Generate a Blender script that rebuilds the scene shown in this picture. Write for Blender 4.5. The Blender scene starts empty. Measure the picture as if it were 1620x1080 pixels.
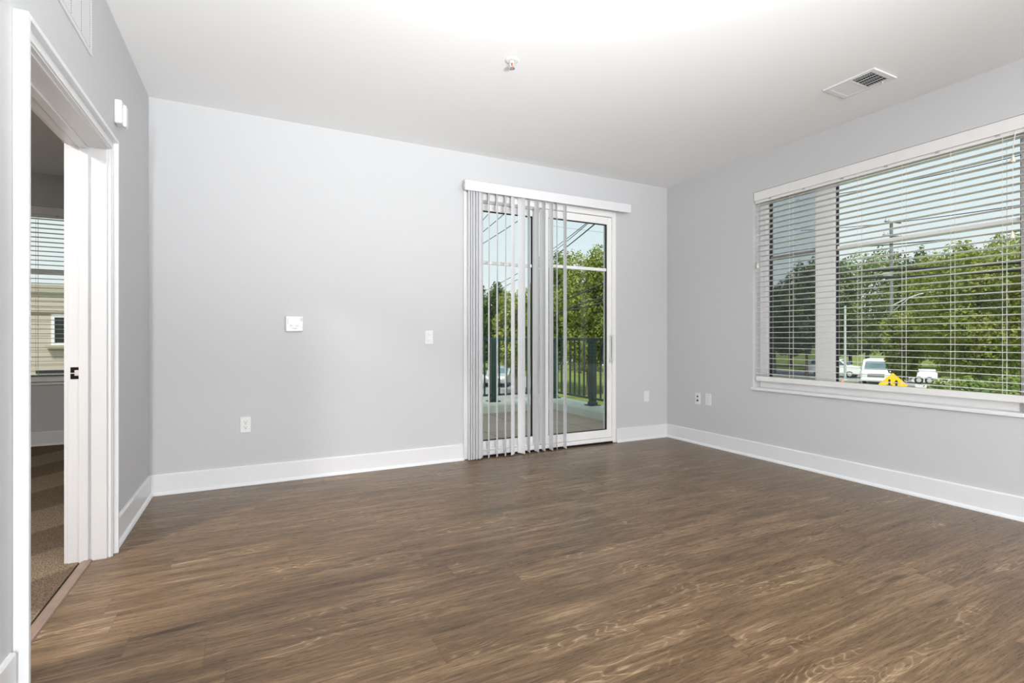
import bpy, bmesh, math, random
from mathutils import Matrix, Vector
R = math.radians
sc = bpy.context.scene
COL = sc.collection

# ---------------------------------------------------------------- camera, sky, sun, big light, exposure
F, TH, CX, CY, EYE = 803.0, R(26.8), 810.0, 535.5, 1.08     # focal length in pixels of the 1620x1080 frame
SN, CS = math.sin(TH), math.cos(TH)
cam_d = bpy.data.cameras.new('camera'); cam = bpy.data.objects.new('camera', cam_d); COL.objects.link(cam)
cam_d.sensor_width = 36.0; cam_d.lens = 36.0 * F / 1620.0
cam_d.shift_y = -4.5 / 1620.0
cam_d.clip_start = 0.02; cam_d.clip_end = 800
cam.location = (0, 0, EYE); cam.rotation_euler = (R(90), 0, -TH)
sc.camera = cam

world = bpy.data.worlds.new('sky'); sc.world = world; world.use_nodes = True
wn, wl = world.node_tree.nodes, world.node_tree.links
wn.clear()
w_out = wn.new('ShaderNodeOutputWorld'); w_bg = wn.new('ShaderNodeBackground')
w_tc = wn.new('ShaderNodeTexCoord'); w_sep = wn.new('ShaderNodeSeparateXYZ')
w_ramp = wn.new('ShaderNodeValToRGB'); w_noise = wn.new('ShaderNodeTexNoise'); w_map = wn.new('ShaderNodeMapping')
w_cr = wn.new('ShaderNodeValToRGB'); w_mix = wn.new('ShaderNodeMix'); w_mix.data_type = 'RGBA'
w_ramp.color_ramp.elements[0].position = 0.0; w_ramp.color_ramp.elements[0].color = (0.86, 0.94, 0.97, 1)
w_ramp.color_ramp.elements[1].position = 0.75; w_ramp.color_ramp.elements[1].color = (0.66, 0.84, 0.95, 1)
w_map.inputs['Scale'].default_value = (1.0, 1.0, 3.0)
w_noise.inputs['Scale'].default_value = 2.2; w_noise.inputs['Detail'].default_value = 6
w_cr.color_ramp.elements[0].position = 0.40; w_cr.color_ramp.elements[0].color = (0, 0, 0, 1)
w_cr.color_ramp.elements[1].position = 0.62; w_cr.color_ramp.elements[1].color = (0.8, 0.8, 0.8, 1)
wl.new(w_tc.outputs['Generated'], w_sep.inputs[0]); wl.new(w_sep.outputs[2], w_ramp.inputs[0])
wl.new(w_tc.outputs['Generated'], w_map.inputs[0]); wl.new(w_map.outputs[0], w_noise.inputs['Vector'])
wl.new(w_noise.outputs[0], w_cr.inputs[0]); wl.new(w_cr.outputs[0], w_mix.inputs[0])
wl.new(w_ramp.outputs[0], w_mix.inputs[6]); w_mix.inputs[7].default_value = (0.93, 0.96, 0.98, 1)
wl.new(w_mix.outputs[2], w_bg.inputs[0]); wl.new(w_bg.outputs[0], w_out.inputs[0])
w_bg.inputs[1].default_value = 1.0

sun_d = bpy.data.lights.new('sun', 'SUN'); sun_d.energy = 5.0; sun_d.angle = R(10); sun_d.color = (1, 0.95, 0.86)
sun = bpy.data.objects.new('sun', sun_d); COL.objects.link(sun)
sun.rotation_euler = Vector((0.42, 0.48, -1.0)).to_track_quat('-Z', 'Y').to_euler()

def area_light(name, loc, aim, sx, sy, watts, color=(1, 1, 1), spread=180):
    d = bpy.data.lights.new(name, 'AREA'); d.shape = 'RECTANGLE'; d.size = sx; d.size_y = sy; d.energy = watts; d.color = color; d.spread = R(spread)
    o = bpy.data.objects.new(name, d); COL.objects.link(o); o.location = loc
    o.rotation_euler = (Vector(aim) - Vector(loc)).to_track_quat('-Z', 'Y').to_euler(); return o
# the photographer's lamp behind the camera, bounced off the ceiling
area_light('bounce_lamp', (0.75, -1.1, 0.95), (0.85, 0.95, 2.74), 0.6, 0.6, 67, (0.945, 0.978, 1.0), 84)
# added strip of fill light behind the camera, evens out the walls
area_light('strip_fill', (-0.53, -2.85, 1.2), (4.6, 3.0, 0.9), 0.18, 1.9, 182, (0.955, 0.98, 1.0))
# added overhead fill behind the camera, no fixture known there
area_light('overhead_fill', (3.0, -1.7, 2.70), (0.2, 2.4, 0.3), 1.4, 0.9, 112, (0.97, 0.985, 1.0))
# added unseen fill that brightens the bedroom
area_light('bedroom_fill', (-2.2, 1.6, 2.70), (-2.2, 1.6, 0), 0.4, 0.4, 120, (1.0, 0.97, 0.93))

vs = sc.view_settings
vs.view_transform = 'Standard'; vs.look = 'None'; vs.gamma = 1.0; vs.use_curve_mapping = False; vs.exposure = 0.0

# ---------------------------------------------------------------- materials
MATS = {}
def mat(name, color=(0.8, 0.8, 0.8), rough=0.5, metal=0.0, spec=0.5, noise=None, bump=None, emis=None):
    """noise=(scale, amount) varies the colour; bump=(scale, strength)."""
    if name in MATS: return MATS[name]
    m = bpy.data.materials.new(name); m.use_nodes = True
    n, l = m.node_tree.nodes, m.node_tree.links
    b = n['Principled BSDF']
    b.inputs['Base Color'].default_value = (*color, 1); b.inputs['Roughness'].default_value = rough
    b.inputs['Metallic'].default_value = metal; b.inputs['Specular IOR Level'].default_value = spec
    tc = n.new('ShaderNodeTexCoord')
    if noise:
        t = n.new('ShaderNodeTexNoise'); t.inputs['Scale'].default_value = noise[0]; t.inputs['Detail'].default_value = 5
        r = n.new('ShaderNodeValToRGB'); a = noise[1]
        r.color_ramp.elements[0].position = 0.3; r.color_ramp.elements[1].position = 0.7
        r.color_ramp.elements[0].color = (*[max(0, c * (1 - a)) for c in color], 1)
        r.color_ramp.elements[1].color = (*[min(1, c * (1 + a)) for c in color], 1)
        l.new(tc.outputs['Object'], t.inputs['Vector']); l.new(t.outputs[0], r.inputs[0]); l.new(r.outputs[0], b.inputs['Base Color'])
    if bump:
        t = n.new('ShaderNodeTexNoise'); t.inputs['Scale'].default_value = bump[0]; t.inputs['Detail'].default_value = 3
        bp = n.new('ShaderNodeBump'); bp.inputs['Strength'].default_value = bump[1]; bp.inputs['Distance'].default_value = 0.002
        l.new(tc.outputs['Object'], t.inputs['Vector']); l.new(t.outputs[0], bp.inputs['Height']); l.new(bp.outputs[0], b.inputs['Normal'])
    MATS[name] = m
    return m

def glass_mat(name, tint=(0.95, 0.98, 0.97), refl=0.06, dark=0.0, darkcol=(0.05, 0.05, 0.05)):
    m = bpy.data.materials.new(name); m.use_nodes = True
    n, l = m.node_tree.nodes, m.node_tree.links; n.clear()
    out = n.new('ShaderNodeOutputMaterial'); tr = n.new('ShaderNodeBsdfTransparent'); tr.inputs[0].default_value = (*tint, 1)
    gl = n.new('ShaderNodeBsdfGlossy'); gl.inputs['Roughness'].default_value = 0.02; gl.inputs[0].default_value = (1, 1, 1, 1)
    lw = n.new('ShaderNodeFresnel'); lw.inputs['IOR'].default_value = 1.33
    mx = n.new('ShaderNodeMixShader'); l.new(lw.outputs[0], mx.inputs[0]); l.new(tr.outputs[0], mx.inputs[1]); l.new(gl.outputs[0], mx.inputs[2])
    last = mx
    if dark:
        df = n.new('ShaderNodeBsdfDiffuse'); df.inputs[0].default_value = (*darkcol, 1)
        m2 = n.new('ShaderNodeMixShader'); m2.inputs[0].default_value = dark
        l.new((tr if refl == 0 else mx).outputs[0], m2.inputs[1]); l.new(df.outputs[0], m2.inputs[2]); last = m2
    l.new(last.outputs[0], out.inputs[0]); MATS[name] = m
    return m

WALL = mat('wall_paint', (0.585, 0.588, 0.597), 0.75, spec=0.25, bump=(220, 0.06))
CEIL = mat('ceiling_paint', (0.90, 0.90, 0.90), 0.85, spec=0.2, bump=(180, 0.08))
TRIM = mat('trim_paint', (0.775, 0.778, 0.79), 0.35, noise=(3, 0.01))
VINYL = mat('white_vinyl', (0.88, 0.87, 0.86), 0.35, noise=(4, 0.01))
PLASTIC = mat('white_plastic', (0.77, 0.77, 0.765), 0.35, noise=(6, 0.01))
PLASTIC_G = mat('grey_plastic', (0.45, 0.45, 0.46), 0.4, noise=(6, 0.02))
SLAT = mat('blind_slat', (0.79, 0.78, 0.765), 0.4, noise=(9, 0.015))
VANE = mat('vane_vinyl', (0.87, 0.87, 0.89), 0.45, noise=(9, 0.015))
_n, _l = VANE.node_tree.nodes, VANE.node_tree.links
_t = _n.new('ShaderNodeBsdfTranslucent'); _t.inputs[0].default_value = (.88, .88, .88, 1); _m = _n.new('ShaderNodeMixShader'); _m.inputs[0].default_value = .15
_l.new(_n['Principled BSDF'].outputs[0], _m.inputs[1]); _l.new(_t.outputs[0], _m.inputs[2]); _l.new(_m.outputs[0], _n['Material Output'].inputs[0])
CORD = mat('cord', (0.83, 0.80, 0.72), 0.8, noise=(60, 0.05))
TASSEL = mat('cord_tassel', (0.80, 0.76, 0.66), 0.45, noise=(20, 0.04))
BLACK = mat('black_gasket', (0.012, 0.012, 0.014), 0.6, noise=(30, 0.2))
DARK = mat('dark_slot', (0.03, 0.03, 0.033), 0.8, noise=(30, 0.2))
CHROME = mat('chrome', (0.75, 0.75, 0.76), 0.18, metal=1.0, noise=(10, 0.05))
REDB = mat('red_bulb', (0.75, 0.06, 0.02), 0.12, noise=(20, 0.1))
BRONZE = mat('dark_bronze', (0.025, 0.018, 0.018), 0.35, metal=0.6, noise=(30, 0.2))
HOLE = mat('strike_hole', (0.62, 0.6, 0.57), 0.7, noise=(40, 0.15))
STRIP = mat('transition_strip', (0.27, 0.19, 0.145), 0.5, noise=(14, 0.12))
RAIL = mat('dark_green_metal', (0.010, 0.045, 0.036), 0.35, noise=(8, 0.15))
CURB = mat('painted_concrete', (0.62, 0.66, 0.60), 0.85, noise=(5, 0.10), bump=(40, 0.3))
BARK = mat('bark', (0.10, 0.085, 0.065), 0.9, noise=(6, 0.35), bump=(12, 0.6))
ASPH = mat('asphalt', (0.24, 0.24, 0.245), 0.9, noise=(0.7, 0.12))
WALK = mat('sidewalk_concrete', (0.46, 0.45, 0.42), 0.9, noise=(0.8, 0.10))
POLE = mat('weathered_pole', (0.17, 0.185, 0.17), 0.85, noise=(3, 0.2))
GALV = mat('galvanised', (0.50, 0.52, 0.53), 0.5, metal=0.3, noise=(4, 0.08))
WIRE = mat('wire', (0.012, 0.016, 0.018), 0.6, noise=(3, 0.2))
CARW = mat('white_car_paint', (0.80, 0.81, 0.82), 0.25, noise=(1, 0.02))
CARS = mat('silver_car_paint', (0.45, 0.47, 0.49), 0.28, metal=0.3, noise=(1, 0.03))
CARG = mat('car_window', (0.10, 0.16, 0.18), 0.08, noise=(1, 0.2))
TYRE = mat('tyre', (0.015, 0.015, 0.016), 0.8, noise=(6, 0.2))
GRILL = mat('car_grille', (0.14, 0.14, 0.145), 0.5, noise=(6, 0.2))
LAMPG = mat('headlamp', (0.72, 0.74, 0.74), 0.15, noise=(6, 0.05))
YEL = mat('sign_yellow', (1.0, 0.62, 0.0), 0.45, noise=(6, 0.03))
SIGNB = mat('sign_black', (0.012, 0.012, 0.014), 0.5, noise=(6, 0.2))
ORANGE = mat('orange_plastic', (0.9, 0.22, 0.05), 0.5, noise=(6, 0.05))
REDP = mat('red_band', (0.7, 0.05, 0.04), 0.5, noise=(6, 0.05))
SHADEBLK = mat('shade_block_grey', (0.45, 0.45, 0.44), 0.9, noise=(3, 0.06))
GLASS = glass_mat('clear_glass')
GLASS_S = glass_mat('screened_glass', tint=(0.90, 0.95, 0.95))
SCREEN = glass_mat('insect_mesh', tint=(0.98, 0.98, 0.98), refl=0, dark=0.27, darkcol=(0.10, 0.11, 0.12))
DGLASS = mat('dark_window_glass', (0.012, 0.014, 0.016), 0.06, noise=(3, 0.2))

def floor_mat():
    m = bpy.data.materials.new('oak_plank_floor'); m.use_nodes = True
    n, l = m.node_tree.nodes, m.node_tree.links; b = n['Principled BSDF']
    tc = n.new('ShaderNodeTexCoord'); sep = n.new('ShaderNodeSeparateXYZ'); l.new(tc.outputs['Object'], sep.inputs[0])
    def M(op, a, bb=None, c=None):
        x = n.new('ShaderNodeMath'); x.operation = op
        for i, v in enumerate((a, bb, c)):
            if v is None: continue
            if isinstance(v, (int, float)): x.inputs[i].default_value = v
            else: l.new(v, x.inputs[i])
        return x.outputs[0]
    X, Y = sep.outputs[0], sep.outputs[1]
    PW, PL = 0.178, 1.22
    row = M('FLOOR', M('DIVIDE', Y, PW))
    wn1 = n.new('ShaderNodeTexWhiteNoise'); wn1.noise_dimensions = '1D'; l.new(row, wn1.inputs['W'])
    xs = M('ADD', X, M('MULTIPLY', wn1.outputs['Value'], PL * 3))
    pid = M('FLOOR', M('DIVIDE', xs, PL))
    cmb = n.new('ShaderNodeCombineXYZ'); l.new(row, cmb.inputs[0]); l.new(pid, cmb.inputs[1])
    wn2 = n.new('ShaderNodeTexWhiteNoise'); wn2.noise_dimensions = '2D'; l.new(cmb.outputs[0], wn2.inputs['Vector'])
    rnd = wn2.outputs['Value']
    sepc = n.new('ShaderNodeSeparateColor'); l.new(wn2.outputs['Color'], sepc.inputs[0]); rnd2 = sepc.outputs[1]
    def noise(sx, sy, detail, rough=0.55, off=37.0, dist=0.0):
        c = n.new('ShaderNodeCombineXYZ')
        l.new(M('MULTIPLY', xs, sx), c.inputs[0]); l.new(M('MULTIPLY', Y, sy), c.inputs[1]); l.new(M('MULTIPLY', rnd, off), c.inputs[2])
        t = n.new('ShaderNodeTexNoise'); t.inputs['Scale'].default_value = 1; t.inputs['Detail'].default_value = detail
        t.inputs['Roughness'].default_value = rough; t.inputs['Distortion'].default_value = dist
        l.new(c.outputs[0], t.inputs['Vector']); return t.outputs[0]
    field = noise(1.7, 8.5, 2, 0.45, 71)         # cathedral figure
    Y0 = Y
    Y = M('ADD', Y0, M('MULTIPLY', M('SUBTRACT', field, 0.5), 0.055))     # grain bends around the figure
    broad = noise(1.8, 17, 4)                     # long soft dark and light bands
    fine = noise(15, 340, 4, 0.8, 91)             # pores
    mid = noise(3.6, 90, 6, 0.72, 53)
    Y = Y0
    ph = M('ADD', M('MULTIPLY', Y, 95), M('MULTIPLY', field, 120))
    ring = M('SINE', ph)
    ringl = M('POWER', M('MULTIPLY_ADD', ring, 0.5, 0.5), 7)
    patch = noise(1.3, 5, 2, 0.5, 19)
    pm = n.new('ShaderNodeMapRange'); pm.inputs[1].default_value = 0.50; pm.inputs[2].default_value = 0.66
    l.new(patch, pm.inputs[0])
    figure = M('MULTIPLY', ringl, M('MULTIPLY', pm.outputs[0], M('MULTIPLY_ADD', fine, 1.2, -0.1)))
    def mr(v, a, bb, c, d):
        x = n.new('ShaderNodeMapRange'); l.new(v, x.inputs[0])
        for i, q in enumerate((a, bb, c, d)): x.inputs[i + 1].default_value = q
        return x.outputs[0]
    val = M('ADD', mr(broad, 0.25, 0.75, -0.20, 0.20), mr(mid, 0.25, 0.75, -0.30, 0.30))
    val = M('ADD', val, mr(fine, 0.25, 0.75, -0.20, 0.20))
    val = M('ADD', val, mr(rnd2, 0, 1, -0.04, 0.04))
    val = M('ADD', val, M('MULTIPLY', figure, 0.62))
    knot_n = noise(3.0, 14, 1, 0.5, 131)
    val = M('SUBTRACT', val, mr(knot_n, 0.70, 0.82, 0.0, 0.42))
    ramp = n.new('ShaderNodeValToRGB'); r = ramp.color_ramp
    r.elements[0].position = 0.0; r.elements[0].color = (0.058, 0.036, 0.020, 1)
    r.elements[1].position = 1.0; r.elements[1].color = (0.47, 0.345, 0.215, 1)
    e = r.elements.new(0.38); e.color = (0.138, 0.085, 0.045, 1)
    e = r.elements.new(0.60); e.color = (0.225, 0.145, 0.080, 1)
    l.new(M('ADD', val, 0.413), ramp.inputs[0])
    fy = M('FRACT', M('DIVIDE', Y, PW)); fx = M('FRACT', M('DIVIDE', xs, PL))
    ey = M('LESS_THAN', M('MINIMUM', fy, M('SUBTRACT', 1, fy)), 0.0055)
    ex = M('LESS_THAN', M('MINIMUM', fx, M('SUBTRACT', 1, fx)), 0.0010)
    edge = M('MAXIMUM', ey, ex)
    mx = n.new('ShaderNodeMix'); mx.data_type = 'RGBA'; l.new(M('MULTIPLY', edge, 0.35), mx.inputs[0])
    l.new(ramp.outputs[0], mx.inputs[6]); mx.inputs[7].default_value = (0.05, 0.032, 0.02, 1)
    l.new(mx.outputs[2], b.inputs['Base Color'])
    l.new(mr(fine, 0.3, 0.7, 0.25, 0.34), b.inputs['Roughness'])
    b.inputs['Specular IOR Level'].default_value = 0.26
    bp = n.new('ShaderNodeBump'); bp.inputs['Strength'].default_value = 0.25; bp.inputs['Distance'].default_value = 0.0012
    l.new(M('SUBTRACT', fine, M('MULTIPLY', edge, 0.8)), bp.inputs['Height']); l.new(bp.outputs[0], b.inputs['Normal'])
    return m
FLOOR = floor_mat()

def carpet_mat():
    m = bpy.data.materials.new('brown_carpet'); m.use_nodes = True
    n, l = m.node_tree.nodes, m.node_tree.links; b = n['Principled BSDF']; b.inputs['Roughness'].default_value = 1.0
    b.inputs['Specular IOR Level'].default_value = 0.1
    tc = n.new('ShaderNodeTexCoord')
    a = n.new('ShaderNodeTexNoise'); a.inputs['Scale'].default_value = 190; a.inputs['Detail'].default_value = 4
    l.new(tc.outputs['Object'], a.inputs['Vector'])
    mp = n.new('ShaderNodeMapping'); mp.inputs['Rotation'].default_value = (0, 0, R(38)); l.new(tc.outputs['Object'], mp.inputs[0])
    w = n.new('ShaderNodeTexWave'); w.inputs['Scale'].default_value = 0.42; w.inputs['Distortion'].default_value = 3.5
    w.inputs['Detail'].default_value = 0; l.new(mp.outputs[0], w.inputs['Vector'])
    st = n.new('ShaderNodeValToRGB'); st.color_ramp.elements[0].position = 0.42; st.color_ramp.elements[1].position = 0.58
    st.color_ramp.elements[0].color = (0.175, 0.130, 0.092, 1); st.color_ramp.elements[1].color = (0.27, 0.21, 0.15, 1)
    l.new(w.outputs[0], st.inputs[0])
    r = n.new('ShaderNodeValToRGB'); r.color_ramp.elements[0].position = 0.35; r.color_ramp.elements[1].position = 0.65
    r.color_ramp.elements[0].color = (0.45, 0.43, 0.41, 1); r.color_ramp.elements[1].color = (1.5, 1.5, 1.45, 1); l.new(a.outputs[0], r.inputs[0])
    mx = n.new('ShaderNodeMix'); mx.data_type = 'RGBA'; mx.blend_type = 'MULTIPLY'; mx.inputs[0].default_value = 1
    l.new(st.outputs[0], mx.inputs[6]); l.new(r.outputs[0], mx.inputs[7]); l.new(mx.outputs[2], b.inputs['Base Color'])
    bp = n.new('ShaderNodeBump'); bp.inputs['Strength'].default_value = 0.9; bp.inputs['Distance'].default_value = 0.01
    l.new(a.outputs[0], bp.inputs['Height']); l.new(bp.outputs[0], b.inputs['Normal'])
    return m
CARPET = carpet_mat()

def grid_mat(name, base, joint, w, h, jw, vary=0.06, rough=0.85, axes='xy', offset=0.0):
    """rectangular pavers or lap boards: brick texture on the object's own coordinates"""
    m = bpy.data.materials.new(name); m.use_nodes = True
    n, l = m.node_tree.nodes, m.node_tree.links; b = n['Principled BSDF']; b.inputs['Roughness'].default_value = rough
    b.inputs['Specular IOR Level'].default_value = 0.25
    tc = n.new('ShaderNodeTexCoord'); sp = n.new('ShaderNodeSeparateXYZ'); cb = n.new('ShaderNodeCombineXYZ')
    l.new(tc.outputs['Object'], sp.inputs[0])
    for k, a in enumerate(axes): l.new(sp.outputs['xyz'.index(a)], cb.inputs[k])
    br = n.new('ShaderNodeTexBrick'); br.inputs['Scale'].default_value = 1; br.offset = offset
    br.inputs['Brick Width'].default_value = w; br.inputs['Row Height'].default_value = h; br.inputs['Mortar Size'].default_value = jw
    br.inputs['Color1'].default_value = (*[c * (1 - vary) for c in base], 1); br.inputs['Color2'].default_value = (*[c * (1 + vary) for c in base], 1)
    br.inputs['Mortar'].default_value = (*joint, 1)
    l.new(cb.outputs[0], br.inputs['Vector']); l.new(br.outputs[0], b.inputs['Base Color'])
    return m
PAVER = grid_mat('deck_pavers', (0.43, 0.34, 0.27), (0.17, 0.14, 0.12), 0.6, 0.6, 0.006)
SIDING = grid_mat('lap_siding', (0.53, 0.455, 0.385), (0.25, 0.21, 0.175), 40, 0.16, 0.008, vary=0.02, axes='xz')

def grass_mat():
    m = bpy.data.materials.new('lawn_grass'); m.use_nodes = True
    n, l = m.node_tree.nodes, m.node_tree.links; b = n['Principled BSDF']; b.inputs['Roughness'].default_value = 1; b.inputs['Specular IOR Level'].default_value = 0.1
    tc = n.new('ShaderNodeTexCoord'); t = n.new('ShaderNodeTexNoise'); t.inputs['Scale'].default_value = 0.8; t.inputs['Detail'].default_value = 8
    r = n.new('ShaderNodeValToRGB'); r.color_ramp.elements[0].position = 0.3; r.color_ramp.elements[1].position = 0.7
    r.color_ramp.elements[0].color = (0.085, 0.125, 0.025, 1); r.color_ramp.elements[1].color = (0.20, 0.23, 0.06, 1)
    l.new(tc.outputs['Object'], t.inputs['Vector']); l.new(t.outputs[0], r.inputs[0]); l.new(r.outputs[0], b.inputs['Base Color'])
    return m
GRASS = grass_mat()

def leaf_mat(name, c0, c1, c2):
    m = bpy.data.materials.new(name); m.use_nodes = True
    n, l = m.node_tree.nodes, m.node_tree.links; n.clear()
    out = n.new('ShaderNodeOutputMaterial'); g = n.new('ShaderNodeNewGeometry')
    r = n.new('ShaderNodeValToRGB'); r.color_ramp.elements[0].color = (*c0, 1); r.color_ramp.elements[1].color = (*c2, 1)
    e = r.color_ramp.elements.new(0.5); e.color = (*c1, 1)
    tc = n.new('ShaderNodeTexCoord'); nz = n.new('ShaderNodeTexNoise'); nz.inputs['Scale'].default_value = 0.9; nz.inputs['Detail'].default_value = 3
    l.new(tc.outputs['Object'], nz.inputs['Vector'])
    av = n.new('ShaderNodeMath'); av.operation = 'MULTIPLY_ADD'; av.inputs[1].default_value = 0.45; l.new(g.outputs['Random Per Island'], av.inputs[0])
    mr_ = n.new('ShaderNodeMapRange'); mr_.inputs[1].default_value = 0.32; mr_.inputs[2].default_value = 0.68; mr_.inputs[3].default_value = -0.05; mr_.inputs[4].default_value = 0.6
    l.new(nz.outputs[0], mr_.inputs[0]); l.new(mr_.outputs[0], av.inputs[2]); l.new(av.outputs[0], r.inputs[0])
    d = n.new('ShaderNodeBsdfDiffuse'); t = n.new('ShaderNodeBsdfTranslucent'); mx = n.new('ShaderNodeMixShader'); mx.inputs[0].default_value = 0.35
    l.new(r.outputs[0], d.inputs[0]); l.new(r.outputs[0], t.inputs[0]); l.new(d.outputs[0], mx.inputs[1]); l.new(t.outputs[0], mx.inputs[2])
    l.new(mx.outputs[0], out.inputs[0]); MATS[name] = m
    return m
LEAF_Y = leaf_mat('leaf_yellow_green', (0.15, 0.19, 0.045), (0.27, 0.32, 0.07), (0.46, 0.46, 0.13))
LEAF_G = leaf_mat('leaf_green', (0.09, 0.15, 0.04), (0.18, 0.26, 0.07), (0.34, 0.40, 0.12))
LEAF_D = leaf_mat('leaf_dark_green', (0.05, 0.09, 0.03), (0.10, 0.16, 0.05), (0.19, 0.25, 0.08))

# ---------------------------------------------------------------- mesh helpers
WM = {}          # world matrix of each parent, kept by hand so nothing needs a depsgraph update
class MB:
    def __init__(s): s.v, s.f, s.sm = [], [], []
    def add(s, vs_, fs, smooth=False):
        o = len(s.v); s.v += [tuple(p) for p in vs_]
        for f in fs: s.f.append([i + o for i in f]); s.sm.append(smooth)
        return s
    def box(s, x0, x1, y0, y1, z0, z1, mtx=None):
        p = [Vector(q) for q in ((x0, y0, z0), (x1, y0, z0), (x1, y1, z0), (x0, y1, z0), (x0, y0, z1), (x1, y0, z1), (x1, y1, z1), (x0, y1, z1))]
        if mtx is not None: p = [mtx @ q for q in p]
        return s.add(p, [(0, 3, 2, 1), (4, 5, 6, 7), (0, 1, 5, 4), (1, 2, 6, 5), (2, 3, 7, 6), (3, 0, 4, 7)])
    def tube(s, pts, r, n=8, caps=True):
        pts = [Vector(p) for p in pts]; rr = r if isinstance(r, (list, tuple)) else [r] * len(pts); rings = []
        for i, p in enumerate(pts):
            d = (pts[min(i + 1, len(pts) - 1)] - pts[max(i - 1, 0)]).normalized()
            u = d.cross(Vector((0, 0, 1)) if abs(d.z) < 0.95 else Vector((1, 0, 0))).normalized(); w = d.cross(u)
            rings.append([p + rr[i] * (math.cos(2 * math.pi * k / n) * u + math.sin(2 * math.pi * k / n) * w) for k in range(n)])
        vs_ = [q for g in rings for q in g]; fs = []
        for i in range(len(pts) - 1):
            for k in range(n): fs.append((i * n + k, i * n + (k + 1) % n, (i + 1) * n + (k + 1) % n, (i + 1) * n + k))
        s.add(vs_, fs, True)
        if caps:
            s.add(rings[0], [tuple(range(n))]); s.add(rings[-1], [tuple(reversed(range(n)))])
        return s
    def lathe(s, prof, n=20, mtx=None):
        """prof: (radius, z) from one end to the other, about local z"""
        vs_ = []; fs = []
        for (r, z) in prof:
            for k in range(n):
                q = Vector((r * math.cos(2 * math.pi * k / n), r * math.sin(2 * math.pi * k / n), z)); vs_.append(mtx @ q if mtx is not None else q)
        for i in range(len(prof) - 1):
            for k in range(n): fs.append((i * n + k, i * n + (k + 1) % n, (i + 1) * n + (k + 1) % n, (i + 1) * n + k))
        return s.add(vs_, fs, True)
    def prism(s, poly, h0, h1, fn):
        """poly in 2D, extruded from h0 to h1; fn(a, b, h) -> point"""
        n = len(poly); vs_ = [fn(a, b, h0) for a, b in poly] + [fn(a, b, h1) for a, b in poly]
        return s.add(vs_, [tuple(range(n)), tuple(range(n, 2 * n))[::-1]] + [(i, i + n, (i + 1) % n + n, (i + 1) % n) for i in range(n)])
    def build(s, name, m, parent=None, local=False, bevel=0.0, seg=2):
        me = bpy.data.meshes.new(name); vs_ = s.v
        if parent is not None and not local:
            inv = WM[parent.name].inverted(); vs_ = [inv @ Vector(p) for p in vs_]
        me.from_pydata([tuple(p) for p in vs_], [], s.f); me.polygons.foreach_set('use_smooth', s.sm)
        bm = bmesh.new(); bm.from_mesh(me); bmesh.ops.recalc_face_normals(bm, faces=bm.faces); bm.to_mesh(me); bm.free()
        me.materials.append(m)
        o = bpy.data.objects.new(name, me); COL.objects.link(o)
        if parent is not None: o.parent = parent; WM[o.name] = WM[parent.name]
        else: WM[o.name] = Matrix.Identity(4)
        if bevel:
            md = o.modifiers.new('bevel', 'BEVEL'); md.width = bevel; md.segments = seg; md.limit_method = 'ANGLE'; md.angle_limit = R(40)
        return o
def B(*a): return MB().box(*a)
def tag(o, label, cat, group=None, kind=None):
    o['label'] = label; o['category'] = cat
    if group: o['group'] = group
    if kind: o['kind'] = kind
    return o
def empty(name, loc=(0, 0, 0), rz=0.0, rot=None):
    o = bpy.data.objects.new(name, None); COL.objects.link(o); o.location = loc; o.rotation_euler = rot or (0, 0, rz); o.empty_display_size = 0.1
    WM[o.name] = Matrix.LocRotScale(Vector(loc), o.rotation_euler.to_quaternion(), None); return o
def thing(name, label, cat, loc=(0, 0, 0), rz=0.0, group=None, kind=None): return tag(empty(name, loc, rz), label, cat, group, kind)
def struct(name, mb, m, label, cat, bevel=0.0): return tag(mb.build(name, m, None, bevel=bevel), label, cat, kind='structure')
def ring(mb, axes, a0, a1, b0, b1, t, d0, d1, tb=None, tt=None):
    """rectangular ring in plane (a, z) of thickness t, from depth d0 to d1 along the other axis"""
    tb = t if tb is None else tb; tt = t if tt is None else tt
    for (p0, p1, q0, q1) in ((a0, a0 + t, b0, b1), (a1 - t, a1, b0, b1), (a0 + t, a1 - t, b0, b0 + tb), (a0 + t, a1 - t, b1 - tt, b1)):
        if axes == 'x': mb.box(p0, p1, d0, d1, q0, q1)
        else: mb.box(d0, d1, p0, p1, q0, q1)
    return mb
def at(px, py, depth):
    """the place seen at photo pixel (px, py), depth metres in front of the camera"""
    a = (px - CX) / F * depth; return Vector((a * CS + depth * SN, -a * SN + depth * CS, EYE + (CY - py) / F * depth))
def on_ground(px, depth, z=-2.7):
    p = at(px, CY, depth); p.z = z; return p
def tan_px(px): return math.tan(math.atan((px - CX) / F) + TH)

# ---------------------------------------------------------------- the setting
XL, XR, YB, YN, H = -0.655, 4.06, 4.235, -3.2, 2.74
BX0, BYB = -4.6, 6.70                       # bedroom's far left wall, bedroom's back wall
DY0, DY1, DZ = 2.115, 3.125, 2.008           # bedroom doorway
WY0, WY1, WZ0, WZ1 = 1.28, 3.152, 0.615, 2.412   # living room window opening
SX0, SX1, SZ1 = 1.655, 3.347, 2.392         # balcony door opening
VX0, VX1 = -2.80, -1.10                     # bedroom window opening

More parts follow.
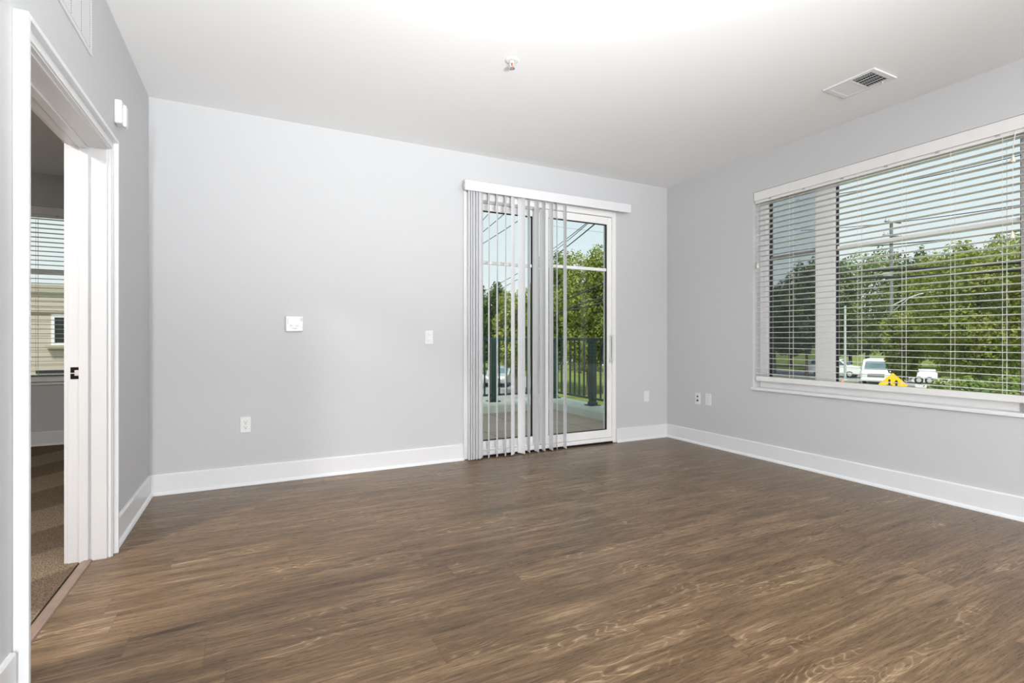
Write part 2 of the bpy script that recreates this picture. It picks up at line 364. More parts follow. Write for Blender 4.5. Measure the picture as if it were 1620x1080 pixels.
struct('floor', B(XL - 0.09, XR, YN, YB, -0.12, 0), FLOOR, 'dark brown oak plank floor with pale grain', 'floor')
carpet = B(BX0, XL - 0.105, YN, BYB, -0.12, 0.004).build('carpet', CARPET); tag(carpet, 'brown speckled bedroom carpet with vacuum stripes', 'carpet', kind='stuff')
struct('ceiling', B(BX0 - .2, XR + .2, YN - .2, YB + .17, H, H + 0.25).box(BX0 - .2, XL - .145 + .165, YB + .17, BYB + .2, H, H + .25), CEIL, 'smooth white ceiling', 'ceiling')
w = MB()
for a in ((XL - .145, XL, YN, DY0 - .018, 0, H), (XL - .145, XL, DY1 + .018, YB, 0, H), (XL - .145, XL, DY0 - .018, DY1 + .018, DZ + .018, H)): w.box(*a)
struct('wall_left', w, WALL, 'light grey left wall with the bedroom doorway', 'wall')
w = MB()
for a in ((XL - .145, SX0, YB, YB + .17, 0, H), (SX1, XR + .17, YB, YB + .17, 0, H), (SX0, SX1, YB, YB + .17, SZ1, H)): w.box(*a)
struct('wall_back', w, WALL, 'light grey back wall with the balcony door', 'wall')
w = MB()
for a in ((XR, XR + .17, YN, WY0, 0, H), (XR, XR + .17, WY1, YB, 0, H), (XR, XR + .17, WY0, WY1, 0, WZ0), (XR, XR + .17, WY0, WY1, WZ1, H)): w.box(*a)
struct('wall_right', w, WALL, 'light grey right wall with the wide window', 'wall')
struct('wall_shade_block', B(BX0 - .2, XR + .2, YN - .2, YB + .17, H + .25, H + 3.1).box(BX0 - .2, XL + .02, YB + .17, BYB + .2, H + .25, H + 3.1), SHADEBLK, 'unseen pale block added overhead to shade the balcony', 'wall')  # block added above the ceiling to keep sun off the balcony
struct('wall_near', B(BX0, XR + .17, YN - .17, YN, 0, H), WALL, 'light grey wall behind the viewer', 'wall')
w = MB()
for a in ((BX0, VX0, BYB, BYB + .17, 0, H), (VX1, XL - .145 + .165, BYB, BYB + .17, 0, H), (VX0, VX1, BYB, BYB + .17, 0, WZ0), (VX0, VX1, BYB, BYB + .17, WZ1, H)): w.box(*a)
struct('wall_bedroom_back', w, WALL, 'grey bedroom wall with the window', 'wall')
struct('wall_bedroom_left', B(BX0 - .17, BX0, YN - .17, BYB + .17, 0, H), WALL, 'grey far side wall of the bedroom', 'wall')
struct('wall_bedroom_right', B(XL - .145, XL + .02, YB + .17, BYB, 0, H), WALL, 'grey bedroom wall beside the balcony', 'wall')
struct('trim_1', MB().prism([(-.045, 0), (.0, 0), (-.003, .006), (-.014, .011), (-.031, .011), (-.042, .006)], DY0, DY1, lambda a, b, h: (XL - .075 + a + .022, h, b + .0005)), STRIP,
       'brown transition strip between carpet and plank floor', 'trim')

def baseboard(name, along, c, a0, a1, sgn, label, z=0.0):
    """along 'x' or 'y'; c = wall coordinate; sgn = direction into the room"""
    prof = [(0, 0), (.029, 0), (.029, .006), (.024, .016), (.016, .022), (.0145, .024), (.0145, .136), (.011, .142), (0, .142)]
    fn = (lambda p, q, h: (h, c + sgn * p, z + q)) if along == 'x' else (lambda p, q, h: (c + sgn * p, h, z + q))
    return struct(name, MB().prism(prof, a0, a1, fn), TRIM, label, 'baseboard')
baseboard('baseboard_left', 'y', XL, 3.205, YB, 1, 'white baseboard on the left wall beyond the doorway')
baseboard('baseboard_left_near', 'y', XL, YN, 2.028, 1, 'white baseboard on the left wall before the doorway')
baseboard('baseboard_back', 'x', YB, XL, SX0 - .004, -1, 'long white baseboard on the back wall')
baseboard('baseboard_back_right', 'x', YB, SX1 + .004, XR, -1, 'short white baseboard between balcony door and corner')
baseboard('baseboard_right', 'y', XR, YN, YB, -1, 'white baseboard under the wide window')
baseboard('baseboard_bedroom', 'x', BYB, BX0, XL - .145, -1, 'white baseboard under the bedroom window')

# bedroom doorway: jambs, stops, casing with back band, strike plate
d1 = thing('door_1', 'white cased bedroom doorway with dark strike plate', 'doorway', (XL - .07, (DY0 + DY1) / 2, 0), kind='structure')
def doorway_ring(mb, x0, x1, inset, t, z0=0.0):
    """a three-sided frame following the opening; inset > 0 goes outward from the opening edge"""
    mb.box(x0, x1, DY0 - inset - t, DY0 - inset, z0, DZ + inset + t)
    mb.box(x0, x1, DY1 + inset, DY1 + inset + t, z0, DZ + inset + t)
    mb.box(x0, x1, DY0 - inset, DY1 + inset, DZ + inset, DZ + inset + t)
    return mb
doorway_ring(MB(), XL - .148, XL + .002, 0, .0175).build('jamb', TRIM, d1, bevel=.0015)
doorway_ring(MB(), XL - .104, XL - .068, -.011, .011).build('door_stop', TRIM, d1, bevel=.002)
m_ = doorway_ring(MB(), XL + .0005, XL + .018, .006, .052)
doorway_ring(m_, XL + .018, XL + .023, .012, .010); doorway_ring(m_, XL + .0005, XL + .038, .052, .018)
m_.build('casing', TRIM, d1, bevel=.0025)
m_ = doorway_ring(MB(), XL - .163, XL - .1455, .006, .062); m_.build('casing', TRIM, d1, bevel=.003)
sp = B(XL - .137, XL - .093, DY1 - .0025, DY1 + .0005, .886, .943).build('strike_plate', BRONZE, d1, bevel=.002); sp['label'] = 'dark bronze strike plate'
B(XL - .121, XL - .104, DY1 - .0032, DY1 - .0022, .902, .929).box(XL - .137, XL - .12, DY1 - .0032, DY1 - .0022, .912, .916).build('latch_hole', HOLE, sp)

# ---------------------------------------------------------------- wide window in the right wall
w1 = thing('window_1', 'wide white window with narrow screened pane at left', 'window', (XR + .13, (WY0 + WY1) / 2, WZ0), kind='structure')
GX = XR + .135                                   # glass plane
fr = MB(); X0, X1 = XR + .10, XR + .17
gl_ = (2.635, 3.068); gw_ = (1.362, 2.478); gz = (.722, 2.338)
for a in ((X0, X1, gl_[1], WY1, WZ0 + .005, WZ1), (X0, X1, gw_[1], gl_[0], WZ0 + .005, WZ1), (X0, X1, WY0, gw_[0], WZ0 + .005, WZ1)): fr.box(*a)
for (a, b) in (gl_, gw_): fr.box(X0, X1, a, b, WZ0 + .005, gz[0]); fr.box(X0, X1, a, b, gz[1] + (.02 if a == gw_[0] else 0), WZ1)
fr.box(X0 - .012, X0, gl_[0] - .035, gl_[1] + .038, gz[0] - .035, gz[0] - .005); fr.box(X0 - .012, X0, gl_[1] + .008, gl_[1] + .038, gz[0], gz[1])
fr.build('window_frame', VINYL, w1, bevel=.003)
for (a, b), gm, gz in ((gl_, GLASS_S, gz), (gw_, GLASS, (gz[0], gz[1] + .02))):
    ring(MB(), 'y', a - .001, b + .001, gz[0] - .001, gz[1] + .001, .011, GX - .012, GX + .012).build('gasket', BLACK, w1)['label'] = 'black rubber gasket'
    B(GX - .003, GX + .003, a + .008, b - .008, gz[0] + .008, gz[1] - .008).build('pane', gm, w1)
    B(GX - .014, GX + .014, a + .010, b - .010, 1.788, 1.824).build('muntin', VINYL, w1, bevel=.002)
B(GX - .0255, GX - .024, gl_[0] + .002, gl_[1] - .002, gz[0] + .002, gz[1] - .002).build('insect_screen', SCREEN, w1)['label'] = 'dark insect mesh'
m_ = MB().box(XR - .012, X0 + .004, WY0 + .001, WY1 - .001, WZ0 + .001, WZ0 + .022).box(XR - .016, XR - .001, WY0 - .008, WY1 + .010, WZ0 - .003, WZ0 + .022)
m_.build('window_sill', TRIM, w1, bevel=.004)
ch = MB().box(X0 - .03, X0 - .012, 2.86, 2.93, gz[0] - .042, gz[0] - .020).box(X0 - .036, X0 - .024, 2.78, 2.93, gz[0] - .040, gz[0] - .030)
ch.build('crank_handle', PLASTIC, w1, bevel=.003)

# bedroom window
w2 = thing('window_2', 'white bedroom window seen through the doorway', 'window', ((VX0 + VX1) / 2, BYB + .13, WZ0), kind='structure')
ring(MB(), 'x', VX0, VX1, WZ0 + .005, WZ1, .075, BYB + .10, BYB + .17).build('window_frame', VINYL, w2, bevel=.003)
ring(MB(), 'x', VX0 + .074, VX1 - .074, WZ0 + .079, WZ1 - .074, .011, BYB + .123, BYB + .147).build('gasket', BLACK, w2)
B(VX0 + .08, VX1 - .08, BYB + .132, BYB + .138, WZ0 + .085, WZ1 - .08).build('pane', GLASS, w2)
B(VX0 + .085, VX1 - .085, BYB + .122, BYB + .148, 1.745, 1.785).build('muntin', VINYL, w2, bevel=.002)
MB().box(VX0 + .001, VX1 - .001, BYB - .012, BYB + .104, WZ0 + .001, WZ0 + .022).box(VX0 - .01, VX1 + .01, BYB - .016, BYB - .001, WZ0 - .003, WZ0 + .022).build('window_sill', TRIM, w2, bevel=.004)

# ---------------------------------------------------------------- sliding balcony door
d2 = thing('door_2', 'white sliding glass balcony door', 'door', ((SX0 + SX1) / 2, YB + .07, 0), kind='structure')
fr = MB(); YF0, YF1 = YB - .010, YB + .15
fr.box(SX0 + .001, SX0 + .042, YF0, YF1, .004, SZ1); fr.box(SX1 - .042, SX1 - .001, YF0, YF1, .004, SZ1)
fr.box(SX0 + .042, SX1 - .042, YF0, YF1, SZ1 - .055, SZ1); fr.box(SX0 + .042, SX1 - .042, YF0 + .012, YF1, .018, .055)
fr.box(SX0 + .042, SX1 - .042, YF0 + .062, YF0 + .070, .055, .07)
fr.build('door_frame', VINYL, d2, bevel=.003)
B(SX0 + .042, SX1 - .042, YF0 + .002, YF0 + .14, .001, .018).build('sill_gap_shade', BRONZE, d2)['label'] = 'dark strip for the shadow gap under the sill'  # shadow gap between sill and floor, put in as a dark strip
def sash(name, x0, x1, gx0, gx1, yc, gz0, gz1, mz, gm):
    p = MB(); h = .021
    z0, z1 = .058, SZ1 - .058
    for a in ((x0, gx0, yc - h, yc + h, z0, z1), (gx1, x1, yc - h, yc + h, z0, z1), (gx0, gx1, yc - h, yc + h, z0, gz0), (gx0, gx1, yc - h, yc + h, gz1, z1)): p.box(*a)
    o = p.build(name, VINYL, d2, bevel=.003)
    ring(MB(), 'x', gx0 - .001, gx1 + .001, gz0 - .001, gz1 + .001, .008, yc - .012, yc + .012).build('gasket', BLACK, o)['label'] = 'black rubber gasket'
    B(gx0 + .005, gx1 - .005, yc - .003, yc + .003, gz0 + .005, gz1 - .005).build('pane', gm, o)
    B(gx0 + .008, gx1 - .008, yc - .013, yc + .013, mz, mz + .030).build('muntin', VINYL, o, bevel=.002)
    return o
fp = sash('fixed_panel', SX0 + .043, 2.485, 1.708, 2.415, YB + .115, .127, 2.272, 1.775, GLASS)
sl = sash('sliding_panel', 2.465, SX1 - .043, 2.545, 3.252, YB + .035, .137, 2.262, 1.778, GLASS)
hx = 3.285
MB().box(hx - .014, hx + .014, YB + .004, YB + .014, .83, 1.14).box(hx - .009, hx + .009, YB - .032, YB + .004, .85, .872).box(hx - .009, hx + .009, YB - .032, YB + .004, 1.098, 1.12).box(hx - .009, hx + .009, YB - .046, YB - .032, .85, 1.12).build('handle', PLASTIC, sl, bevel=.004)

# vertical blind: valance, head rail, vanes
vb = thing('vertical_blind', 'white vertical blind drawn half aside at the balcony door', 'blind', (2.54, YB - .06, 0))
VZ = .013; VY = YB - .060
vx0, vx1 = 1.624, 3.457
m_ = MB().box(vx0, vx1, YB - .116, YB - .110, 2.376, 2.462).box(vx0, vx1, YB - .110, YB - .098, 2.456, 2.462).box(vx0, vx1, YB - .110, YB - .104, 2.376, 2.381)
m_.build('valance', VANE, vb, bevel=.0015)
B(vx0 + .012, vx1 - .02, VY - .022, VY + .022, 2.405, 2.448).build('head_rail', PLASTIC, vb, bevel=.003)
for bx in (vx0 + .03, 2.2, 2.9, vx1 - .06):
    MB().box(bx, bx + .025, YB - .098, YB - .001, 2.450, 2.456).box(bx, bx + .025, YB - .006, YB - .001, 2.400, 2.456).build('bracket', TASSEL if bx < 1.7 else PLASTIC, vb)
def vane_mesh():
    me_b = MB(); n = 8; W = .0445
    pr = [(-W + 2 * W * k / n, .006 * (1 - (2 * k / n - 1) ** 2)) for k in range(n + 1)]
    poly = pr + [(a, b - .0012) for a, b in reversed(pr)]
    me_b.prism(poly, 0, 2.392 - VZ, lambda a, b, h: (b, a, h))
    for f in range(len(me_b.sm)): me_b.sm[f] = False
    return me_b
# (photo column of the vane's middle, how far it is turned from edge-on: + right edge nearer, - left edge nearer)
VANES = [(743.8, -20), (747.6, -16), (751.6, -20), (756, -17), (761, -23), (773.5, -7), (786.5, -7), (799.8, -7), (811.5, -22), (825, 50), (836.7, 16),
         (849, 29), (860.3, 22), (872, 26), (881, 4), (894, 21)]
v0 = None
for pxc, dl in VANES:
    al = math.atan((pxc - CX) / F) + TH
    phi = al - R(dl)                           # the vane runs along (sin phi, cos phi)
    if v0 is None: v0 = vane_mesh().build('vane', VANE, vb, local=True); v = v0
    else: v = v0.copy(); COL.objects.link(v); v.parent = vb
    v.location = (VY * math.tan(al) - 2.54, VY - (YB - .06), VZ); v.rotation_euler = (0, 0, -phi)

# ---------------------------------------------------------------- horizontal blinds
def slat_blind(root, w, zt, zb, n, ladders, cords):
    """local frame: x across, -y to the room, z up from the sill"""
    h = w / 2
    MB().box(-h, h, -.050, -.041, zt - .080, zt - .001).build('valance', SLAT, root, local=True, bevel=.002)
    MB().box(-h + .004, h - .004, -.036, .018, zt - .102, zt - .045).build('head_rail', SLAT, root, local=True, bevel=.003)
    for q in range(6): 
        c = -h + (q + .5) * w / 6
        MB().box(c - .012, c + .012, -.0405, -.034, zt - .090, zt - .076).build('valance_clip', GALV, root, local=True)
    sm = MB(); k = 5; W = .0255
    pr = [(-W + 2 * W * i / k, .0022 * (1 - (2 * i / k - 1) ** 2)) for i in range(k + 1)]
    sm.prism(pr + [(a, b - .0026) for a, b in reversed(pr)], -h + .006, h - .006, lambda a, b, q: (q, a, b))
    z1, z0 = zt - .118, zb + .045
    s0 = sm.build('slat', SLAT, root, local=True)
    for i in range(n):
        s = s0
        if i: s = s0.copy(); COL.objects.link(s); s.parent = root
        s.location = (0, -.006, z0 + (z1 - z0) * i / (n - 1)); s.rotation_euler = (R(-2.5), 0, 0)
    MB().box(-h + .006, h - .006, -.032, .020, zb - .024, zb + .024 - .004).build('bottom_rail', SLAT, root, local=True, bevel=.004)
    for x in ladders:
        lc = MB()
        for yy in (-.034, .022): lc.tube([(x, yy, zb + .02), (x, yy, zt - .04)], .0011, 5)
        lc.tube([(x + .012, -.006, zb + .02), (x + .012, -.006, zt - .04)], .0009, 5)
        for i in range(n): 
            z = z0 + (z1 - z0) * i / (n - 1) - .003; lc.tube([(x, -.034, z), (x, .022, z)], .0007, 4, False)
        lc.build('ladder_cord', CORD, root, local=True)
    for x, zl, loose in cords:
        c = MB().tube([(x + .012, -.043, zt - .085), (x + .003, -.047, zt - .16), (x, -.048, zl + .02)], .0012, 6)
        o = c.build('pull_cord', CORD, root, local=True)
        MB().lathe([(.001, .03), (.005, .028), (.006, .018), (.011, .006), (.012, -.010), (.009, -.014), (.001, -.014)], 12, Matrix.Translation((x, -.048, zl))).build('tassel', TASSEL, o, local=True)

wc = (WY0 + WY1) / 2
def ly(px, X=XR + .03): return wc - X / tan_px(px)       # local x of a column of the photo on the blind (local +x runs towards the viewer)
hb = thing('slatted_window_blind', 'open white slatted blind in the wide living room window', 'blind', (XR + .055, wc, WZ0 + .022), rz=R(-90))
slat_blind(hb, WY1 - WY0 - .012, WZ1 - WZ0 - .022, .082, 34, [ly(p) for p in (1250, 1358, 1428, 1505, 1587)],
           [(ly(1199, XR + .01), 1.79 - WZ0 - .08, 0), (ly(1603, XR + .01), 2.155 - WZ0 - .022, 0), (ly(1602, XR + .01), 1.695 - WZ0 - .022, 0)])
bb = thing('slatted_window_blind', 'open white slatted blind in the bedroom window beyond the doorway', 'blind', ((VX0 + VX1) / 2, BYB + .055, WZ0 + .022))
slat_blind(bb, VX1 - VX0 - .012, WZ1 - WZ0 - .022, .03, 35, (-.72, -.24, -.025, .40, .72), [(-.60, 1.0, 0)])

# ---------------------------------------------------------------- things on the walls and the ceiling
def place(u0, z0, wall):
    """frame on a wall: local x to the right seen from the room, -y out of the wall"""
    if wall == 'back': return (u0, YB, z0), 0.0
    if wall == 'right': return (XR, u0, z0), R(-90)
    return (XL, u0, z0), R(90)
def plate(root, w=.071, h=.117, t=.006): return MB().box(-w / 2, w / 2, -t, -.0002, -h / 2, h / 2).build('cover_plate', PLASTIC, root, local=True, bevel=.0025, seg=3)
def screw(root, z, x=0, y=-.006):
    s = MB().lathe([(.0001, -.0012), (.0028, -.001), (.0032, 0)], 10, Matrix.Translation((x, y, z)) @ Matrix.Rotation(R(-90), 4, 'X')); 
    s.build('screw', PLASTIC_G, root, local=True)
def duplex(root):
    for zc in (.0195, -.0195):
        n = 16; poly = [(max(-.0165, min(.0165, .0185 * math.cos(2 * math.pi * k / n))), zc + .0150 * math.sin(2 * math.pi * k / n)) for k in range(n)]
        o = MB().prism(poly, -.008, -.005, lambda a, b, q: (a, q, b)).build('receptacle', PLASTIC, root, local=True)
        MB().box(-.0082, -.0056, -.0086, -.0075, zc - .001, zc + .008).box(.0056, .0082, -.0086, -.0075, zc - .0005, zc + .007).box(-.003, .003, -.0086, -.0075, zc - .011, zc - .0055).build('slots', DARK, o, local=True)
    screw(root, 0)
loc, rz = place(-.066, .445, 'back')
o = thing('wall_outlet', 'white duplex outlet low on the back wall below the thermostat', 'outlet', loc, rz); plate(o); duplex(o)
loc, rz = place(1.3355, 1.0905, 'back')
o = thing('light_switch', 'white rocker light switch left of the balcony door', 'switch', loc, rz); plate(o)
MB().box(-.0175, .0175, -.0075, -.005, -.034, .034).build('switch_frame', PLASTIC, o, local=True, bevel=.001)
MB().prism([(-.0075, -.031), (-.0125, -.031), (-.0085, 0), (-.0095, .031), (-.0075, .031)], -.0145, .0145, lambda a, b, q: (q, a, b)).build('rocker', PLASTIC, o, local=True)
MB().box(-.006, .006, -.0118, -.009, -.026, -.021).build('indicator', PLASTIC_G, o, local=True)
MB().box(-.006, .006, -.0105, -.008, .022, .025).build('indicator', PLASTIC_G, o, local=True)
def decora(root):
    MB().box(-.0165, .0165, -.0085, -.005, -.0335, .0335).build('insert', PLASTIC, root, local=True, bevel=.0012)
    screw(root, .048); screw(root, -.048)
def decora_slots(root):
    for zc in (.018, -.018): MB().box(-.008, -.0055, -.0088, -.008, zc - .002, zc + .006).box(.0055, .008, -.0088, -.008, zc - .002, zc + .005).box(-.0025, .0025, -.0088, -.008, zc - .009, zc - .005).build('slots', PLASTIC_G, root, local=True)
loc, rz = place(3.762, .459, 'back')
o = thing('wall_outlet', 'white cover plate between the balcony door and the room corner', 'outlet', loc, rz); plate(o); decora(o)
loc, rz = place(3.795, .466, 'right')
o = thing('cable_outlet', 'white cable plate with two black jacks near the room corner', 'outlet', loc, rz); plate(o)
for zz, rr in ((.022, .0075), (-.020, .0095)):
    MB().lathe([(.0001, -.009), (rr * .7, -.009), (rr, -.006), (rr, 0)], 14, Matrix.Translation((0, -.006, zz)) @ Matrix.Rotation(R(-90), 4, 'X')).build('jack', BLACK, o, local=True)
screw(o, .045); screw(o, -.045)
loc, rz = place(3.66, .468, 'right')
o = thing('wall_outlet', 'white outlet plate beside the cable plate with black jacks', 'outlet', loc, rz); plate(o); decora(o); decora_slots(o)

loc, rz = place(.2655, 1.1935, 'back')
o = thing('thermostat', 'white wall thermostat with wide blank display', 'thermostat', loc, rz)
MB().box(-.0605, .0605, -.026, -.0002, -.0575, .0575).build('body', PLASTIC, o, local=True, bevel=.003)
s = MB().box(-.040, .026, -.0270, -.0255, -.004, .043).build('display', mat('display_grey', (.86, .86, .86), .2, noise=(6, .01)), o, local=True, bevel=.0006)
MB().box(-.052, -.042, -.0266, -.0255, -.004, .043).build('display_border', mat('pale_grey', (.60, .60, .61), .3, noise=(6, .01)), o, local=True)
for bx, bz, bw in ((.0475, .038, .012), (.0475, .026, .012), (-.025, -.0135, .014), (.018, -.0135, .022)):
    MB().box(bx - bw / 2, bx + bw / 2, -.0275, -.0255, bz - .0035, bz + .0035).build('button', PLASTIC_G if bw < .02 else mat('pale_grey'), o, local=True, bevel=.0006)
MB().box(-.0605, .0605, -.0263, -.0255, -.0245, -.0235).build('door_seam', PLASTIC_G, o, local=True)
MB().box(-.012, .016, -.0263, -.0255, -.038, -.033).build('lettering', PLASTIC_G, o, local=True)

# alarm box and return air grille on the left wall
loc, rz = place(3.30, 2.265, 'left')
o = thing('alarm_sounder', 'small white plastic box high on the left wall above the doorway', 'alarm', loc, rz)
MB().box(-.030, .040, -.034, -.0002, -.066, .058).build('base', PLASTIC, o, local=True, bevel=.008, seg=3)
MB().box(-.012, .038, -.050, -.033, -.074, .040).build('front_cover', PLASTIC, o, local=True, bevel=.008, seg=3)
MB().lathe([(.0001, -.006), (.005, -.005), (.006, 0)], 10, Matrix.Translation((.010, -.040, -.073)) @ Matrix.Rotation(R(180), 4, 'X')).build('lens', CHROME, o, local=True)
gy0, gy1, gz0, gz1 = 2.02, 2.862, 2.336, 2.66
o = thing('return_air_grille', 'white return air grille high on the left wall', 'vent', (XL, (gy0 + gy1) / 2, gz0))
GRM = mat('painted_metal', (0.70, 0.705, 0.71), 0.55, noise=(6, .01))
ring(MB(), 'y', gy0, gy1, gz0, gz1, .018, XL + .0002, XL + .0052).build('frame', GRM, o, bevel=.001)
B(XL + .0002, XL + .0045, gy0 + .022, gy1 - .022, gz0 + .022, gz1 - .022).build('face', GRM, o)
for cy_ in (2.16, 2.30, 2.44, 2.575, 2.705, 2.835):
    m_ = MB(); q = gz0 + .030
    while q < gz1 - .030: m_.box(XL + .0044, XL + .0052, cy_ - .0022, cy_ + .0022, q, q + .0030); q += .0092
    m_.build('slots', DARK, o)

cv = (3.378, 3.628, 1.772, 2.088)
o = thing('ceiling_vent', 'white two-way register in the ceiling near the wide window', 'vent', ((cv[0] + cv[1]) / 2, (cv[2] + cv[3]) / 2, H))
m_ = MB(); zt, zb = H - .0004, H - .010
for a in ((cv[0], cv[0] + .028, cv[2], cv[3]), (cv[1] - .028, cv[1], cv[2], cv[3]), (cv[0] + .028, cv[1] - .028, cv[2], cv[2] + .03), (cv[0] + .028, cv[1] - .028, cv[3] - .03, cv[3])): m_.box(*a, zb, zt)
ym = (cv[2] + cv[3]) / 2; m_.box(cv[0] + .028, cv[1] - .028, ym - .004, ym + .004, zb, zt)
m_.build('frame', PLASTIC, o, bevel=.002)
B(cv[0] + .02, cv[1] - .02, cv[2] + .02, cv[3] - .02, H - .0012, H - .0005).build('duct_shade_plate', DARK, o)['label'] = 'dark plate for the shade inside the duct'  # no hole in the ceiling: duct shade is a dark plate
for half, sg in ((0, 1), (1, -1)):
    y0 = cv[2] + .030 if half == 0 else ym + .004; y1 = ym - .004 if half == 0 else cv[3] - .030
    for k in range(9):
        yc = y0 + (k + .5) * (y1 - y0) / 9
        m_ = MB(); m_.box(cv[0] + .028, cv[1] - .028, -.0048, .0048, -.0006, .0006, Matrix.Translation((0, yc, H - .0058)) @ Matrix.Rotation(R(42 if sg > 0 else -20), 4, 'X'))
        m_.build('louver', PLASTIC, o)
for k in range(5):
    xc = cv[0] + .028 + (k + .5) * (cv[1] - cv[0] - .056) / 5
    B(xc - .001, xc + .001, cv[2] + .03, ym, H - .010, H - .0085).build('cross_bar', PLASTIC, o)
MB().tube([(3.585, 1.835, H - .010), (3.585, 1.829, H - .030)], .003, 8).build('damper_lever', PLASTIC, o)

o = thing('fire_sprinkler', 'white fire sprinkler with red bulb in the ceiling', 'sprinkler', (1.364, 2.701, H))
T = Matrix.Translation((1.364, 2.701, H))
MB().lathe([(.040, -.0004), (.040, -.004), (.033, -.007), (.018, -.009), (.012, -.006), (.012, -.0006)], 28, T).build('escutcheon', PLASTIC, o)
MB().lathe([(.011, -.001), (.011, -.014), (.007, -.016), (.0001, -.016)], 18, T).build('body', PLASTIC, o)
m_ = MB(); 
for sx in (-1, 1): m_.tube([(1.364 + sx * .010, 2.701, H - .014), (1.364 + sx * .012, 2.701, H - .028), (1.364 + sx * .003, 2.701, H - .046)], .0022, 8)
m_.build('frame_arm', PLASTIC, o)
MB().lathe([(.0001, -.016), (.0028, -.017), (.0032, -.028), (.0026, -.042), (.0001, -.043)], 12, T).build('glass_bulb', REDB, o)['label'] = 'red glass bulb'
MB().lathe([(.0001, -.044), (.006, -.045), (.017, -.050), (.0175, -.052), (.006, -.048), (.0001, -.0475)], 24, T).build('deflector', CHROME, o)

# ---------------------------------------------------------------- balcony
BAX0, BAX1, BAY1 = XL + .02, 4.11, 6.78
struct('floor_balcony', B(BAX0, BAX1 + .3, YB + .17, BAY1 + .3, -.25, -.01), PAVER, 'tan square paver balcony floor', 'floor')
def curb_prof(): return [(0, 0), (.0, .10), (.012, .128), (.035, .146), (.06, .152), (.27, .152), (.27, -.3), (.0, -.3)]
m_ = MB().prism(curb_prof(), BAX0, BAX1 + .27, lambda a, b, h: (h, BAY1 + a, b - .008)).prism(curb_prof(), YB + .17, BAY1, lambda a, b, h: (BAX1 + a, h, b - .008))
struct('wall_parapet', m_, CURB, 'low white concrete curb around the balcony', 'parapet')
rl = thing('balcony_railing', 'dark green metal balcony railing on the white curb', 'railing', (BAX1 + .12, BAY1 + .12, .144))
RX, RY, RZ = BAX1 + .12, BAY1 + .12, .144
rs, re_ = BAX0 + .05, YB + .20
MB().box(rs, RX + .025, RY - .025, RY + .025, 1.052, 1.092).box(RX - .025, RX + .025, re_, RY - .025, 1.052, 1.092).build('top_rail', RAIL, rl, bevel=.004)
MB().box(rs, RX + .015, RY - .015, RY + .015, .225, .255).box(RX - .015, RX + .015, re_, RY - .015, .225, .255).build('bottom_rail', RAIL, rl, bevel=.002)
posts = [(RX, RY), (RX, 5.86), (3.17, RY), (1.95, RY), (.75, RY), (RX, re_ + .06)]
for (x, y) in posts:
    p = B(x - .040, x + .040, y - .040, y + .040, RZ + .012, 1.052).build('post', RAIL, rl, bevel=.003)
    MB().box(x - .085, x + .085, y - .085, y + .085, RZ, RZ + .012).box(x - .05, x + .05, y - .05, y + .05, RZ + .012, RZ + .05).build('base_plate', RAIL, p, bevel=.002)
def near_post(x, y): return any(abs(x - a) < .055 and abs(y - b) < .055 for a, b in posts)
k = 0
while RX - .12 * (k + 1) > rs:
    x = RX - .12 * (k + 1) - .0; k += 1
    if not near_post(x, RY): B(x - .010, x + .010, RY - .010, RY + .010, .255, 1.052).build('baluster', RAIL, rl)
k = 0
while RY - .12 * (k + 1) > re_:
    y = RY - .12 * (k + 1) + .01; k += 1
    if not near_post(RX, y) and not (5.42 < y < 5.74): B(RX - .010, RX + .010, y - .010, y + .010, .255, 1.052).build('baluster', RAIL, rl)
m_ = MB(); cz = .885; cr = .09
m_.tube([(RX, 5.56 + cr * math.cos(2 * math.pi * i / 32), cz + .165 * math.sin(2 * math.pi * i / 32)) for i in range(33)], .010, 8, False)
m_.build('ring_ornament', RAIL, rl)
for y in (5.675, 5.445): B(RX - .010, RX + .010, y - .010, y + .010, .255, 1.052).build('baluster', RAIL, rl)

# ---------------------------------------------------------------- outdoors
GZ = -2.70
grass = B(-60, 220, 8.5, 260, GZ - .3, GZ).box(4.6, 220, -60, 8.5, GZ - .3, GZ).build('lawn', GRASS); tag(grass, 'green lawn and ground between the house and the street', 'grass', kind='stuff')
struct('ground_street', B(46.5, 56, -60, 200, GZ - .2, GZ + .03), ASPH, 'grey asphalt street beyond the lawn', 'street')
struct('ground_sidewalk', B(43.2, 44.9, -60, 200, GZ - .2, GZ + .05), WALK, 'pale concrete sidewalk beside the street', 'sidewalk')
struct('ground_driveway', MB().prism([(on_ground(1465, 30).x, on_ground(1465, 30).y), (on_ground(1560, 30).x, on_ground(1560, 30).y), (on_ground(1545, 47).x, on_ground(1545, 47).y), (on_ground(1440, 47).x, on_ground(1440, 47).y)], GZ - .1, GZ + .04, lambda a, b, h: (a, b, h)), WALK, 'pale driveway beside the white trailer', 'driveway')
struct('ground_parking', MB().prism([(on_ground(650, 30).x, on_ground(650, 30).y), (on_ground(880, 30).x, on_ground(880, 30).y), (on_ground(850, 50).x, on_ground(850, 50).y), (on_ground(650, 50).x, on_ground(650, 50).y)], GZ - .1, GZ + .04, lambda a, b, h: (a, b, h)), ASPH, 'asphalt parking area beyond the balcony', 'parking')

